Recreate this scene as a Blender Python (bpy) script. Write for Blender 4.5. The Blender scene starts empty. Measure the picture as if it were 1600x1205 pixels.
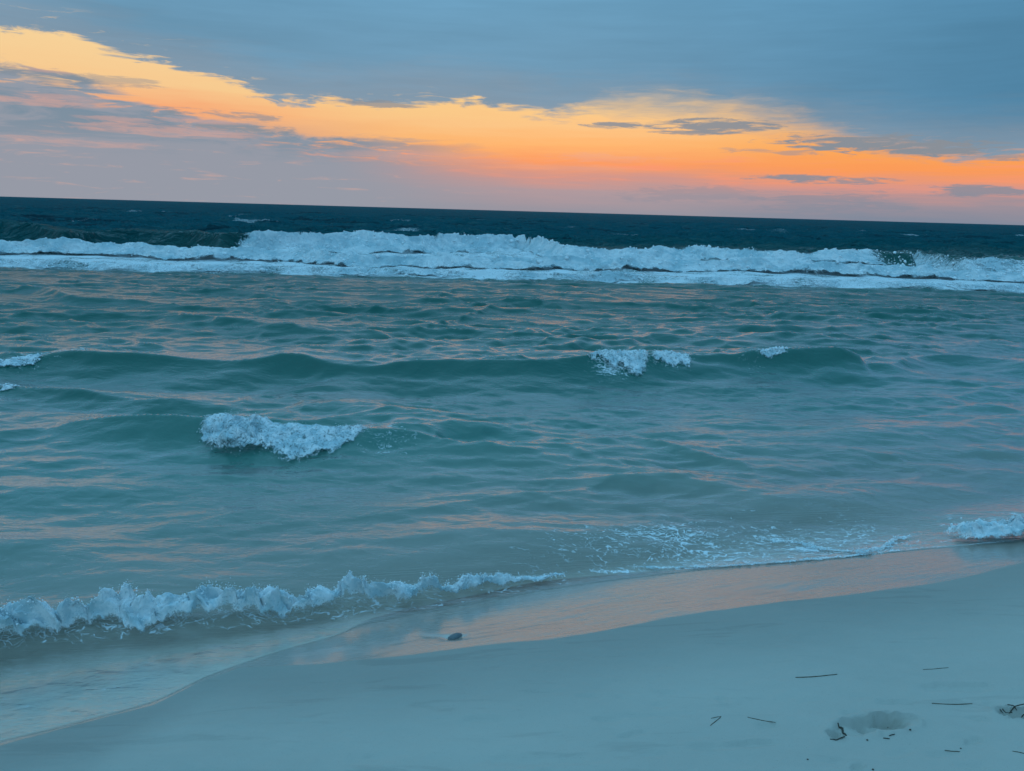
import bpy, math, random
import numpy as np

random.seed(7)
RNG = np.random.default_rng(11)

# ------------------------------------------------------------------ camera
W0, H0 = 1600.0, 1205.0            # photograph size, used to turn pixels into directions
F_PX = 1209.0                      # focal length in photograph pixels
CAM_Z = 1.9                        # above mean sea level (about 1.6 m above the sand at the feet)
PITCH = math.radians(12.72)
ROLL = math.radians(1.61)

def cam_axes():
    f = np.array([0, math.cos(PITCH), -math.sin(PITCH)])
    r = np.array([1.0, 0, 0])
    u = np.array([0, math.sin(PITCH), math.cos(PITCH)])
    c, s = math.cos(ROLL), math.sin(ROLL)
    return c * r + s * u, -s * r + c * u, f
CX, CY, CF = cam_axes()
EYE = np.array([0.0, 0.0, CAM_Z])

def pix_dir(px, py):
    d = CF * F_PX + CX * (px - W0 / 2) - CY * (py - H0 / 2)
    return d / np.linalg.norm(d)
def pix_azel(px, py):
    d = pix_dir(px, py)
    return math.degrees(math.atan2(d[0], d[1])), math.degrees(math.asin(d[2]))
def on_plane(px, py, z=0.0):
    d = pix_dir(px, py)
    t = (z - CAM_Z) / d[2]
    return EYE + d * t

sc = bpy.context.scene
import mathutils
cam_data = bpy.data.cameras.new('camera')
cam = bpy.data.objects.new('camera', cam_data)
sc.collection.objects.link(cam)
cam_data.sensor_width = 36.0
cam_data.lens = 36.0 * F_PX / W0
cam_data.clip_start = 0.05
cam_data.clip_end = 60000.0
rot = mathutils.Matrix(((CX[0], CY[0], -CF[0]), (CX[1], CY[1], -CF[1]), (CX[2], CY[2], -CF[2])))
cam.matrix_world = mathutils.Matrix.Translation(EYE.tolist()) @ rot.to_4x4()
sc.camera = cam

# ------------------------------------------------------------------ view
sc.view_settings.view_transform = 'Standard'
sc.view_settings.look = 'None'
sc.view_settings.exposure = 0.0
sc.view_settings.gamma = 1.0
sc.view_settings.use_curve_mapping = False
sc.render.engine = 'CYCLES'
sc.cycles.use_denoising = True
sc.cycles.max_bounces = 5
sc.cycles.diffuse_bounces = 2
sc.cycles.glossy_bounces = 2
sc.cycles.use_adaptive_sampling = True
sc.cycles.adaptive_threshold = 0.02
sc.cycles.transparent_max_bounces = 12

def lin(r, g, b):
    def f(c):
        c = c / 255.0
        return c / 12.92 if c <= 0.04045 else ((c + 0.055) / 1.055) ** 2.4
    return (f(r), f(g), f(b), 1.0)

# ------------------------------------------------------------------ node helper
class NG:
    def __init__(s, tree): s.t = tree; s.n = tree.nodes; s.l = tree.links
    def node(s, kind, **kw):
        n = s.n.new(kind)
        for k, v in kw.items(): setattr(n, k, v)
        return n
    def put(s, sock, v):
        if isinstance(v, bpy.types.NodeSocket): s.l.new(v, sock)
        elif v is not None: sock.default_value = v
    def m(s, op, a, b=None, c=None, clamp=False):
        n = s.node('ShaderNodeMath', operation=op, use_clamp=clamp)
        s.put(n.inputs[0], a); s.put(n.inputs[1], b)
        if c is not None: s.put(n.inputs[2], c)
        return n.outputs[0]
    def smooth(s, x, a, b, c=0.0, d=1.0):
        n = s.node('ShaderNodeMapRange', interpolation_type='SMOOTHSTEP')
        for i, v in enumerate((x, a, b, c, d)): s.put(n.inputs[i], v)
        return n.outputs[0]
    def mix(s, f, a, b, blend='MIX'):
        n = s.node('ShaderNodeMix', data_type='RGBA', blend_type=blend)
        s.put(n.inputs[0], f); s.put(n.inputs[6], a); s.put(n.inputs[7], b)
        return n.outputs[2]
    def vscale(s, v, xyz):
        n = s.node('ShaderNodeVectorMath', operation='MULTIPLY')
        s.put(n.inputs[0], v); n.inputs[1].default_value = xyz
        return n.outputs[0]
    def vadd(s, v, xyz):
        n = s.node('ShaderNodeVectorMath', operation='ADD')
        s.put(n.inputs[0], v); s.put(n.inputs[1], xyz)
        return n.outputs[0]
    def noise(s, v, scale, detail=4.0, rough=0.55, dist=0.0, col=False):
        n = s.node('ShaderNodeTexNoise')
        s.put(n.inputs['Vector'], v); n.inputs['Scale'].default_value = scale
        n.inputs['Detail'].default_value = detail; n.inputs['Roughness'].default_value = rough
        n.inputs['Distortion'].default_value = dist
        return n.outputs['Color' if col else 'Fac']
    def ramp(s, x, stops, interp='LINEAR'):
        n = s.node('ShaderNodeValToRGB'); cr = n.color_ramp; cr.interpolation = interp
        while len(cr.elements) > 1: cr.elements.remove(cr.elements[-1])
        cr.elements[0].position = stops[0][0]; cr.elements[0].color = stops[0][1]
        for p, c in stops[1:]:
            e = cr.elements.new(p); e.color = c
        s.put(n.inputs[0], x)
        return n.outputs[0]
    def curve(s, x, pts, lo, hi, vmax):
        """piecewise curve of x in [lo,hi]; values in [0,vmax]"""
        n = s.node('ShaderNodeFloatCurve')
        cm = n.mapping; c = cm.curves[0]
        pts = sorted(((p - lo) / (hi - lo), v / vmax) for p, v in pts)
        while len(c.points) > 2: c.points.remove(c.points[1])
        c.points[0].location = pts[0]; c.points[1].location = pts[-1]
        for p in pts[1:-1]: c.points.new(p[0], p[1])
        for p in c.points: p.handle_type = 'AUTO_CLAMPED'
        cm.update()
        xn = s.m('DIVIDE', s.m('SUBTRACT', x, lo), hi - lo, clamp=True)
        s.put(n.inputs['Value'], xn)
        return s.m('MULTIPLY', n.outputs[0], vmax)

# ------------------------------------------------------------------ sky (world)
SUN_AZ, SUN_EL = 4.0, 1.2          # the sun is low behind the cloud over the sea
def build_world():
    w = bpy.data.worlds.new('World'); sc.world = w; w.use_nodes = True
    w.node_tree.nodes.clear()
    w.cycles.sampling_method = 'NONE'                      # smooth sky: plain BSDF sampling is enough
    g = NG(w.node_tree)
    out = g.node('ShaderNodeOutputWorld'); bg = g.node('ShaderNodeBackground')
    g.l.new(bg.outputs[0], out.inputs[0])
    tc = g.node('ShaderNodeTexCoord'); D = tc.outputs['Generated']
    sep = g.node('ShaderNodeSeparateXYZ'); g.l.new(D, sep.inputs[0])
    X, Y, Z = sep.outputs
    el = g.m('MULTIPLY', g.m('ARCSINE', Z), 57.29578)
    az = g.m('MULTIPLY', g.m('ARCTAN2', X, Y), 57.29578)
    v = g.m('MAXIMUM', el, 0.0)
    # noises on the direction itself, stretched along the horizon
    nA = g.noise(g.vscale(D, (7, 7, 42)), 1.0, 6, 0.6, 0.6)          # cloud edges
    nB = g.noise(g.vscale(D, (18, 18, 150)), 1.0, 6, 0.62, 0.8)      # wisps
    nC = g.noise(g.vscale(D, (2.2, 2.2, 9)), 1.0, 3, 0.5, 0.3)       # broad tone
    nD = g.noise(g.vscale(D, (9, 9, 130)), 1.0, 4, 0.55, 0.3)        # long streaks
    cA = g.m('SUBTRACT', nA, 0.5); cB = g.m('SUBTRACT', nB, 0.5); cC = g.m('SUBTRACT', nC, 0.5); cD = g.m('SUBTRACT', nD, 0.5)
    # --- clear sky low over the sea: haze -> pink -> orange -> yellow
    vv = g.m('ADD', v, g.m('MULTIPLY', cD, 1.3))
    t = g.m('DIVIDE', vv, 14.0, clamp=True)
    mid = g.ramp(t, [(0.0, lin(150, 152, 164)), (0.10, lin(168, 155, 162)), (0.18, lin(206, 152, 142)), (0.25, lin(250, 158, 104)),
                     (0.33, lin(254, 184, 116)), (0.42, lin(252, 200, 138)), (0.52, lin(252, 208, 142)), (0.62, lin(252, 212, 152)), (0.85, lin(250, 200, 150)), (1.0, lin(240, 195, 155))])
    left = g.ramp(t, [(0.0, lin(140, 152, 166)), (0.2, lin(158, 156, 165)), (0.33, lin(190, 160, 158)), (0.42, lin(252, 172, 122)),
                      (0.52, lin(252, 206, 148)), (0.68, lin(252, 214, 156)), (0.85, lin(254, 206, 146)), (1.0, lin(250, 190, 140))])
    right = g.ramp(t, [(0.0, lin(132, 142, 160)), (0.08, lin(160, 148, 158)), (0.15, lin(222, 154, 140)), (0.23, lin(255, 158, 92)),
                       (0.34, lin(255, 172, 92)), (0.45, lin(250, 190, 120)), (0.6, lin(220, 185, 150)), (1.0, lin(180, 175, 170))])
    clear = g.mix(g.smooth(az, -26, -6), left, mid)
    clear = g.mix(g.smooth(az, 8, 24), clear, right)
    # the glow dies away from the sun's side of the sky
    away = g.m('ABSOLUTE', g.m('SUBTRACT', az, SUN_AZ))
    far_sky = g.ramp(g.m('DIVIDE', v, 30.0, clamp=True), [(0.0, lin(128, 146, 166)), (0.2, lin(116, 146, 172)), (1.0, lin(100, 146, 180))])
    clear = g.mix(g.smooth(away, 45, 100), clear, far_sky)
    # physically based dusk sky shows faintly through the gap
    sky = g.node('ShaderNodeTexSky', sky_type='NISHITA')
    sky.sun_disc = False; sky.sun_elevation = math.radians(SUN_EL); sky.sun_rotation = math.radians(SUN_AZ)
    sky.air_density = 1.4; sky.dust_density = 2.0
    nis = g.mix(1.0, sky.outputs[0], (0.10, 0.10, 0.10, 1), 'MULTIPLY')
    clear = g.mix(0.06, clear, nis)
    # pink streaks
    pk = g.smooth(nD, 0.55, 0.72)
    pk = g.m('MULTIPLY', pk, g.m('MULTIPLY', g.smooth(v, 1.6, 3.0), g.smooth(v, 5.0, 3.6)))
    clear = g.mix(g.m('MULTIPLY', pk, 0.55), clear, lin(250, 150, 120))
    # --- the great slate cloud overhead
    edge_px = [(-700, 30), (-300, 15), (0, 42), (100, 62), (200, 92), (330, 122), (400, 146), (440, 160), (560, 164), (620, 158), (700, 156), (800, 168), (880, 178), (960, 176), (1040, 178), (1120, 186),
               (1200, 200), (1260, 208), (1350, 222), (1450, 236), (1540, 244), (1600, 243), (1800, 262), (2300, 300)]
    pts = [pix_azel(*p) for p in edge_px]
    pts = [(a, max(e, 0.3)) for a, e in pts]
    pts += [(-90, 9.0), (90, 1.5)]
    vb = g.curve(az, pts, -90, 90, 20.0)
    soft = g.curve(az, [(-90, 1.2), (-34, 0.35), (-16, 0.3), (-3, 0.35), (4, 0.9), (9, 2.0), (17, 1.9), (24, 0.8), (32, 0.5), (90, 1.2)], -90, 90, 4.0)
    ve = g.m('ADD', v, g.m('ADD', g.m('MULTIPLY', cA, 3.0), g.m('MULTIPLY', cB, 1.9)))
    dv = g.m('SUBTRACT', ve, vb)
    up = g.smooth(dv, g.m('MULTIPLY', soft, -0.5), g.m('MULTIPLY', soft, 1.0))
    # wisps of lit cloud hanging in the lower fringe
    fr = g.m('MULTIPLY', g.smooth(dv, 2.4, 0.3), g.smooth(nB, 0.58, 0.72))
    up = g.m('MULTIPLY', up, g.m('SUBTRACT', 1.0, g.m('MULTIPLY', fr, g.curve(az, [(-90, 0.0), (-36, 0.7), (-14, 0.5), (2, 0.1), (20, 0.25), (90, 0.0)], -90, 90, 1.0))))
    cloud = g.ramp(g.m('DIVIDE', v, 90.0, clamp=True), [(0.0, lin(132, 150, 168)), (0.06, lin(122, 152, 174)), (0.11, lin(108, 151, 179)), (0.16, lin(102, 152, 183)), (0.3, lin(97, 153, 184)), (1.0, lin(97, 153, 184))])
    cloud = g.mix(g.m('MULTIPLY', g.smooth(az, 0, 34), g.smooth(v, 2.0, 8.0)), cloud, lin(82, 135, 168))
    cloud = g.mix(g.m('MULTIPLY', g.smooth(dv, 3.5, 0.0), 0.45), cloud, lin(146, 154, 164))
    # an even deck is brighter towards the zenith (overcast luminance law)
    law = g.m('DIVIDE', g.m('ADD', 1.0, g.m('MULTIPLY', g.m('MAXIMUM', Z, 0.0), 3.6)), 1.70)
    law = g.m('MAXIMUM', law, 1.0)
    tone = g.m('MULTIPLY', law, g.m('ADD', 1.0, g.m('ADD', g.m('MULTIPLY', cC, 0.40), g.m('ADD', g.m('MULTIPLY', cD, 0.16), g.m('MULTIPLY', cA, 0.12)))))
    tn = g.node('ShaderNodeVectorMath', operation='SCALE'); g.l.new(cloud, tn.inputs[0]); g.l.new(tone, tn.inputs['Scale'])
    col = g.mix(up, clear, tn.outputs[0])
    # --- grey bank low on the left
    bank_px = [(-500, 60), (-200, 72), (0, 88), (60, 96), (150, 128), (230, 152), (300, 172), (380, 184), (440, 204), (520, 214), (640, 222), (800, 240), (1000, 300)]
    pts = [pix_azel(*p) for p in bank_px]; pts = [(a, max(e, 0.01)) for a, e in pts] + [(-90, 9.0), (40, 0.01), (90, 0.01)]
    bt = g.curve(az, pts, -90, 90, 20.0)
    db = g.m('SUBTRACT', bt, g.m('ADD', v, g.m('ADD', g.m('MULTIPLY', cA, 2.4), g.m('MULTIPLY', cB, 1.2))))
    bank = g.m('MULTIPLY', g.smooth(db, -0.12, 0.55), g.smooth(az, 2, -14))
    bcol = g.mix(g.smooth(v, 2, 9), lin(150, 154, 166), lin(146, 154, 166))
    bcol = g.mix(g.m('MULTIPLY', g.smooth(g.m('ADD', g.m('MULTIPLY', nB, 0.6), g.m('MULTIPLY', nD, 0.4)), 0.56, 0.70), 0.5), bcol, lin(226, 172, 152))
    bcol = g.mix(g.m('MULTIPLY', g.smooth(nA, 0.54, 0.40), g.smooth(v, 2.5, 5.0)), bcol, lin(126, 144, 160))
    bcol = g.mix(g.m('MULTIPLY', g.m('MULTIPLY', g.smooth(nB, 0.46, 0.34), g.smooth(v, 2.5, 5.0)), 0.7), bcol, lin(120, 142, 160))
    hole = g.m('MULTIPLY', g.smooth(db, 2.2, 0.3), g.smooth(nB, 0.50, 0.66))
    bank = g.m('MULTIPLY', bank, g.m('SUBTRACT', 1.0, g.m('MULTIPLY', hole, 0.8)))
    col = g.mix(bank, col, bcol)
    # --- small slate cloudlets low over the sea: centre px, half size px, strength
    lets = [(985, 197, 75, 5, .9), (1125, 197, 95, 11, .95), (1075, 207, 60, 4, .8), (1330, 222, 125, 13, 1.0), (1440, 232, 130, 14, 1.0), (1245, 240, 40, 5, .55),
            (1243, 279, 62, 7, .9), (1340, 283, 52, 5, .75), (1505, 298, 90, 9, .85), (1560, 246, 60, 5, .7), (1300, 318, 120, 18, .55), (1080, 305, 120, 14, .35),
            (600, 162, 60, 6, .8), (375, 200, 70, 7, .8), (350, 178, 90, 8, .7), (525, 228, 24, 5, .4), (180, 128, 70, 8, .5), (40, 110, 90, 9, .6), (1160, 236, 50, 5, .45)]
    cov = None
    nE = g.noise(g.vscale(D, (26, 26, 210)), 1.0, 6, 0.65, 1.0)
    warp = g.m('ADD', g.m('MULTIPLY', cA, 2.4), g.m('ADD', g.m('MULTIPLY', cB, 3.0), g.m('MULTIPLY', g.m('SUBTRACT', nE, 0.5), 3.2)))
    for (px, py, hw, hh, st) in lets:
        a0, e0 = pix_azel(px, py); a1, _ = pix_azel(px + hw, py); _, e1 = pix_azel(px, py - hh)
        ex = g.m('DIVIDE', g.m('SUBTRACT', az, a0), abs(a1 - a0)); ey = g.m('DIVIDE', g.m('SUBTRACT', el, e0), abs(e1 - e0))
        # flat bases, ragged tops
        r2 = g.m('ADD', g.m('MULTIPLY', ex, ex), g.m('MULTIPLY', ey, ey))
        k = g.smooth(g.m('ADD', r2, g.m('MULTIPLY', warp, 1.5)), 1.45, 0.15, 0.0, st)
        cov = k if cov is None else g.m('MAXIMUM', cov, k)
    col = g.mix(cov, col, g.mix(g.smooth(v, 0.5, 5.0), lin(132, 140, 156), lin(138, 144, 152)))
    # pink streaks lit from below in the left bank and over the sea
    for (px, py, hw, hh, st) in [(50, 158, 120, 6, .75), (95, 152, 60, 5, .6), (270, 205, 130, 9, .75), (90, 221, 170, 6, .6), (180, 186, 60, 4, .6), (330, 190, 60, 5, .7), (700, 247, 160, 8, .35), (940, 246, 90, 7, .75), (870, 262, 120, 5, .4), (60, 108, 60, 4, .6)]:
        a0, e0 = pix_azel(px, py); a1, _ = pix_azel(px + hw, py); _, e1 = pix_azel(px, py - hh)
        ex = g.m('DIVIDE', g.m('SUBTRACT', az, a0), abs(a1 - a0)); ey = g.m('DIVIDE', g.m('SUBTRACT', el, e0), abs(e1 - e0))
        r2 = g.m('ADD', g.m('MULTIPLY', ex, ex), g.m('MULTIPLY', ey, ey))
        k = g.smooth(g.m('ADD', r2, g.m('MULTIPLY', warp, 1.3)), 1.5, -0.4, 0.0, st * 0.55)
        col = g.mix(k, col, lin(236, 172, 148))
    # below the horizon: the sea's own mean colour (only seen by stray rays)
    col = g.mix(g.smooth(el, -0.3, -3.0), col, lin(40, 90, 110))
    g.l.new(col, bg.inputs['Color']); bg.inputs['Strength'].default_value = 1.0
build_world()

# ------------------------------------------------------------------ sun (dim, veiled by cloud at the horizon)
sd = bpy.data.lights.new('sun', 'SUN'); sd.energy = 0.03; sd.angle = math.radians(70.0); sd.color = (1.0, 0.55, 0.28)
so = bpy.data.objects.new('sun', sd); sc.collection.objects.link(so)
sun_dir = mathutils.Vector((math.sin(math.radians(SUN_AZ)) * math.cos(math.radians(3)), math.cos(math.radians(SUN_AZ)) * math.cos(math.radians(3)), math.sin(math.radians(3))))
so.rotation_euler = sun_dir.to_track_quat('Z', 'Y').to_euler()
so.location = (0, 40, 30)

# ------------------------------------------------------------------ noise in numpy
PERM = np.random.default_rng(3).permutation(256).astype(np.int64); PERM = np.concatenate([PERM, PERM, PERM])
_a = np.random.default_rng(4).normal(size=(256, 3)); GR3 = (_a / np.linalg.norm(_a, axis=1, keepdims=True)).astype(np.float32)
def pn3(x, y, z):
    x = np.asarray(x, np.float32); y = np.asarray(y, np.float32); z = np.asarray(z, np.float32)
    x, y, z = np.broadcast_arrays(x, y, z)
    xi = np.floor(x).astype(np.int64); yi = np.floor(y).astype(np.int64); zi = np.floor(z).astype(np.int64)
    xf = x - xi; yf = y - yi; zf = z - zi
    fx = xf * xf * xf * (xf * (xf * 6 - 15) + 10); fy = yf * yf * yf * (yf * (yf * 6 - 15) + 10); fz = zf * zf * zf * (zf * (zf * 6 - 15) + 10)
    r = 0
    for dx in (0, 1):
        wx = fx if dx else 1 - fx
        px = PERM[(xi + dx) & 255]
        for dy in (0, 1):
            wy = fy if dy else 1 - fy
            py = PERM[px + ((yi + dy) & 255)]
            for dz in (0, 1):
                wz = fz if dz else 1 - fz
                gi = GR3[PERM[py + ((zi + dz) & 255)] & 255]
                r = r + wx * wy * wz * (gi[..., 0] * (xf - dx) + gi[..., 1] * (yf - dy) + gi[..., 2] * (zf - dz))
    return r * 1.6
def fbm(x, y, z, o=4, g=0.5, l=2.03):
    s = 0; a = 1.0
    for i in range(o):
        s = s + a * pn3(x + 17.3 * i, y - 9.1 * i, z + 4.7 * i); x = x * l; y = y * l; z = z * l; a *= g
    return s
def billow(x, y, z, o=4, g=0.55):
    s = 0; a = 1.0; t = 0
    for i in range(o):
        s = s + a * np.abs(pn3(x + 11.3 * i, y + 5.1 * i, z - 3.7 * i)); t += a; x = x * 2.1; y = y * 2.1; z = z * 2.1; a *= g
    return s / t
def sstep(x, a, b):
    t = np.clip((x - a) / (b - a), 0, 1); return t * t * (3 - 2 * t)

# ------------------------------------------------------------------ shoreline, beach and wave heights (world metres)
def xcurve(pts, z=0.0, ext=(0.0, 0.0), sm=0.0):
    """pixel polyline laid on a level z (or its own third number) -> world y as a function of world x"""
    P = [on_plane(p[0], p[1], p[2] if len(p) > 2 else z) for p in pts]
    P.sort(key=lambda p: p[0])
    xs = np.array([p[0] for p in P]); ys = np.array([p[1] for p in P])
    xs = np.concatenate([[xs[0] - 200], xs, [xs[-1] + 200]]); ys = np.concatenate([[ys[0] - 200 * ext[0]], ys, [ys[-1] + 200 * ext[1]]])
    if sm:
        gx = np.arange(xs[1] - 3 * sm, xs[-2] + 3 * sm, sm / 6); gy = np.interp(gx, xs, ys)
        k = np.exp(-0.5 * (np.arange(-18, 19) / 6.0) ** 2); k /= k.sum()
        gs = np.convolve(np.pad(gy, 18, mode='edge'), k, 'valid')
        sl0 = np.interp(gx[0], xs, ys); gs[:18] = gy[:18] * (1 - np.linspace(0, 1, 18)) + gs[:18] * np.linspace(0, 1, 18)
        gs[-18:] = gy[-18:] * np.linspace(0, 1, 18) + gs[-18:] * (1 - np.linspace(0, 1, 18))
        xs = np.concatenate([[xs[0]], gx, [xs[-1]]]); ys = np.concatenate([[ys[0]], gs, [ys[-1]]])
    return lambda x: np.interp(x, xs, ys)
def xval(pts, z=0.0):
    """(px, py, value) -> value as a function of world x"""
    P = sorted((on_plane(p[0], p[1], z)[0], p[2]) for p in pts)
    xs = np.array([p[0] for p in P]); vs = np.array([p[1] for p in P])
    return lambda x: np.interp(x, xs, vs)

water_px = [(-40, 1172), (0, 1160), (60, 1146), (130, 1128), (190, 1112), (240, 1098), (275, 1082), (310, 1062), (350, 1047), (400, 1030), (460, 1012), (520, 996), (550, 984), (565, 972), (640, 952), (740, 932), (830, 912), (900, 904),
            (1050, 893), (1190, 884), (1300, 874), (1390, 864), (1450, 858), (1520, 853), (1600, 846), (1640, 842)]
line0 = [(-40, 1120), (0, 1110), (400, 1020), (900, 920), (1390, 856), (1640, 826)]
_l = np.array([on_plane(p[0], p[1])[:2] for p in line0]); _c = np.polyfit(_l[:, 0], _l[:, 1], 1)
COSB = 1 / math.sqrt(1 + _c[0] ** 2)
def inland0(x, y): return (_c[0] * x + _c[1] - y) * COSB          # distance above the mean shoreline
SL = 0.228
def sand_base(x, y):
    d = inland0(x, y)
    up = np.where(d < 0.55, SL * d, SL * 0.55 + 0.05 * (d - 0.55) + (SL - 0.05) * 0.25 * (1 - np.exp(-(d - 0.55) / 0.25)))
    up = np.where(d > 6, up + 0.02 * (d - 6), up)
    dn = -2.4 * (1 - np.exp(SL * d / 2.4))
    return np.where(d > 0, up, dn)
def march(px, py, zf, t0=1.0, t1=80.0, n=6000):
    d = pix_dir(px, py)
    t = np.geomspace(t0, t1, n)
    P = EYE + d * t[:, None]
    h = P[:, 2] - zf(P[:, 0], P[:, 1])
    k = np.argmax(h < 0)
    if h[k] >= 0: k = n - 1
    return P[k]

_sp = sorted((lambda p: (p[0], p[1]))(march(p[0], p[1], sand_base)) for p in water_px)
_sx = np.array([p[0] for p in _sp]); _sy = np.array([p[1] for p in _sp])
_sx = np.concatenate([[_sx[0] - 200], _sx, [_sx[-1] + 200]]); _sy = np.concatenate([[_sy[0] - 100], _sy, [_sy[-1] + 200 * _c[0]]])
_gx = np.arange(_sx[1] - 1, _sx[-2] + 1, 0.006); _gy = np.interp(_gx, _sx, _sy)
_k = np.exp(-0.5 * (np.arange(-15, 16) / 5.0) ** 2); _k /= _k.sum(); _gy[15:-15] = np.convolve(_gy, _k, 'valid')
_sx = np.concatenate([[_sx[0]], _gx, [_sx[-1]]]); _sy = np.concatenate([[_sy[0]], _gy, [_sy[-1]]])
def shore(x): return np.interp(x, _sx, _sy)
def inland(x, y): return (shore(x) - y) * COSB                     # distance inland of the water's edge

# wet sand boundary (upper limit of the shining strip)
wet_px = [(-40, 1176), (130, 1130), (240, 1101), (310, 1066), (375, 1042), (500, 1036), (640, 1024), (760, 1008), (860, 998), (940, 984), (1040, 966), (1130, 954), (1230, 940), (1330, 930), (1420, 918), (1500, 904), (1560, 890), (1640, 872)]
_wp = [march(p[0], p[1], sand_base) for p in wet_px]
_wx = np.array([p[0] for p in _wp]); _wy = np.array([p[1] for p in _wp]); _o = np.argsort(_wx)
_wx = _wx[_o]; _wy = _wy[_o]
_wx = np.concatenate([[_wx[0] - 50], _wx, [_wx[-1] + 50]]); _wy = np.concatenate([[_wy[0] - 25], _wy, [_wy[-1] + 17]])
def wet_line(x): return np.interp(x, _wx, _wy)

# footprint and scuffs: pits given by pixel centre and half size (metres)
PITS = []
def pit(px, py, hx, hy, dep, ang=0.0, steep=2.2):
    p = march(px, py, sand_base); PITS.append((p[0], p[1], hx, hy, dep * 1.8, ang, steep))
pit(1376, 1130, 0.105, 0.05, 0.022, 0.12, 1.6)
pit(1335, 1139, 0.075, 0.045, 0.012, 0.2, 1.6)
pit(1307, 1149, 0.032, 0.022, 0.018, 0.0, 1.2)
pit(1400, 1122, 0.09, 0.02, 0.012, -0.05, 1.4)
pit(1590, 1114, 0.07, 0.03, 0.022, 0.0, 1.4)
pit(1180, 1162, 0.10, 0.018, 0.006, 0.12, 1.5)
pit(1110, 1168, 0.09, 0.02, 0.004, 0.0, 1.5)
pit(1500, 1075, 0.16, 0.03, 0.005, 0.05, 2)
pit(1400, 1098, 0.10, 0.015, 0.004, 0.0, 2)
pit(1340, 1200, 0.03, 0.012, 0.006, 0.4, 1.5)
pit(1520, 1160, 0.05, 0.012, 0.005, 0.4, 1.5)
pit(1470, 1180, 0.06, 0.014, 0.004, 0.1, 1.5)
pit(760, 1125, 0.08, 0.02, 0.003, 0.0, 2)
pit(1000, 1120, 0.25, 0.012, 0.0025, 0.12, 2)
pit(840, 1190, 0.2, 0.03, 0.003, 0.0, 2)
pit(575, 1190, 0.1, 0.03, 0.002, 0.0, 2)
_r = random.Random(21)
for _i in range(26):
    pit(_r.uniform(900, 1640), _r.uniform(1075, 1230), _r.uniform(.02, .07), _r.uniform(.008, .02), _r.uniform(.0015, .004), _r.uniform(-.3, .4), 1.6)
for _i in range(14):
    pit(_r.uniform(250, 950), _r.uniform(1120, 1230), _r.uniform(.03, .1), _r.uniform(.008, .02), _r.uniform(.001, .002), _r.uniform(-.2, .3), 1.6)
SHELL = march(711, 996, sand_base)

def sand_z(x, y, fine=True):
    z = sand_base(x, y)
    d = inland(x, y)
    dry = sstep(wet_line(x) - y, 0.0, 0.25)
    land = sstep(d, -0.2, 0.3)
    z = z + land * 0.010 * fbm(x * 0.9, y * 1.3, 0.3, 3)
    z = z + dry * (0.0045 * fbm(x * 4.0, y * 9.0, 1.7, 3) + 0.0017 * fbm(x * 18, y * 26, 5.1, 3))
    # backwash rills: long low ripples running along the shore on the wet strip
    s = x * 0.93 + y * 0.36; c = -x * 0.36 + y * 0.93
    z = z + (1 - dry) * land * (0.0012 * fbm(s * 3.0, c * 20, 2.2, 3) + 0.0003 * fbm(s * 9, c * 60, 7.7, 2))
    for (px, py, hx, hy, dep, ang, st) in PITS:
        dx = x - px; dy = y - py
        m = (np.abs(dx) < 3.2 * hx) & (np.abs(dy) < 3.2 * max(hx, hy))
        if not np.any(m): continue
        ddx = dx[m]; ddy = dy[m]; ca, sa = math.cos(ang), math.sin(ang)
        a = (ddx * ca + ddy * sa) / hx; b = (-ddx * sa + ddy * ca) / hy
        a = a + 0.22 * pn3(x[m] * 30, y[m] * 30, 1.0); b = b + 0.3 * pn3(x[m] * 26, y[m] * 26, 4.0)
        r = np.sqrt(a * a + b * b)
        # steep far wall, gentle near side, low crumbly rim
        hole = -dep * (1 - sstep(r, 0.55 + 0.25 * sstep(b, 0.0, 0.8), 1.05))
        rim = dep * 0.32 * np.exp(-((r - 1.25) / 0.22) ** 2) * (0.6 + 0.8 * pn3(x[m] * 40, y[m] * 40, 9.0))
        z[m] += hole + rim + dep * 0.22 * np.exp(-r * r) * pn3(x[m] * 60, y[m] * 60, 3.0)
    # scour round the shell
    dx = x - SHELL[0]; dy = y - SHELL[1]
    z = z - 0.010 * np.exp(-((dx + 0.012) / 0.05) ** 2 - ((dy + 0.0) / 0.035) ** 2)
    # wake rills drawn by the backwash on either side of it
    for sx, a, ln, dp in ((-1, 0.30, 0.22, 0.0045), (1, 0.02, 0.10, 0.002)):
        uu = dx * sx; vv_ = dy - uu * a
        z = z - dp * np.exp(-(vv_ / 0.018) ** 2) * sstep(uu, 0.0, 0.03) * sstep(uu, ln, ln * 0.4)
    return z

# wave crests: pixel of the crest and its height (m)
wave_lines = []
def wave(px, Lf, Lb, trough=0.12, jit=0.05, wid=None):
    yc = xcurve([(p[0], p[1], p[2]) for p in px], sm=0.12)
    A = xval(px, 0.2)
    wave_lines.append((yc, A, Lf, Lb, trough, jit))
    return yc, A
# small wave in the middle
w1 = wave([(-400, 700, 0.022), (-200, 668, 0.078), (0, 668, 0.078), (60, 654, 0.101), (150, 648, 0.146), (250, 646, 0.190), (310, 648, 0.202), (390, 650, 0.202), (470, 658, 0.179), (560, 660, 0.190), (610, 658, 0.190), (660, 664, 0.168), (720, 684, 0.090), (800, 702, 0.045), (900, 720, 0.017), (1100, 740, 0.000), (1800, 760, 0.000)], 0.60, 0.55, 0.14, 0.04)
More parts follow.
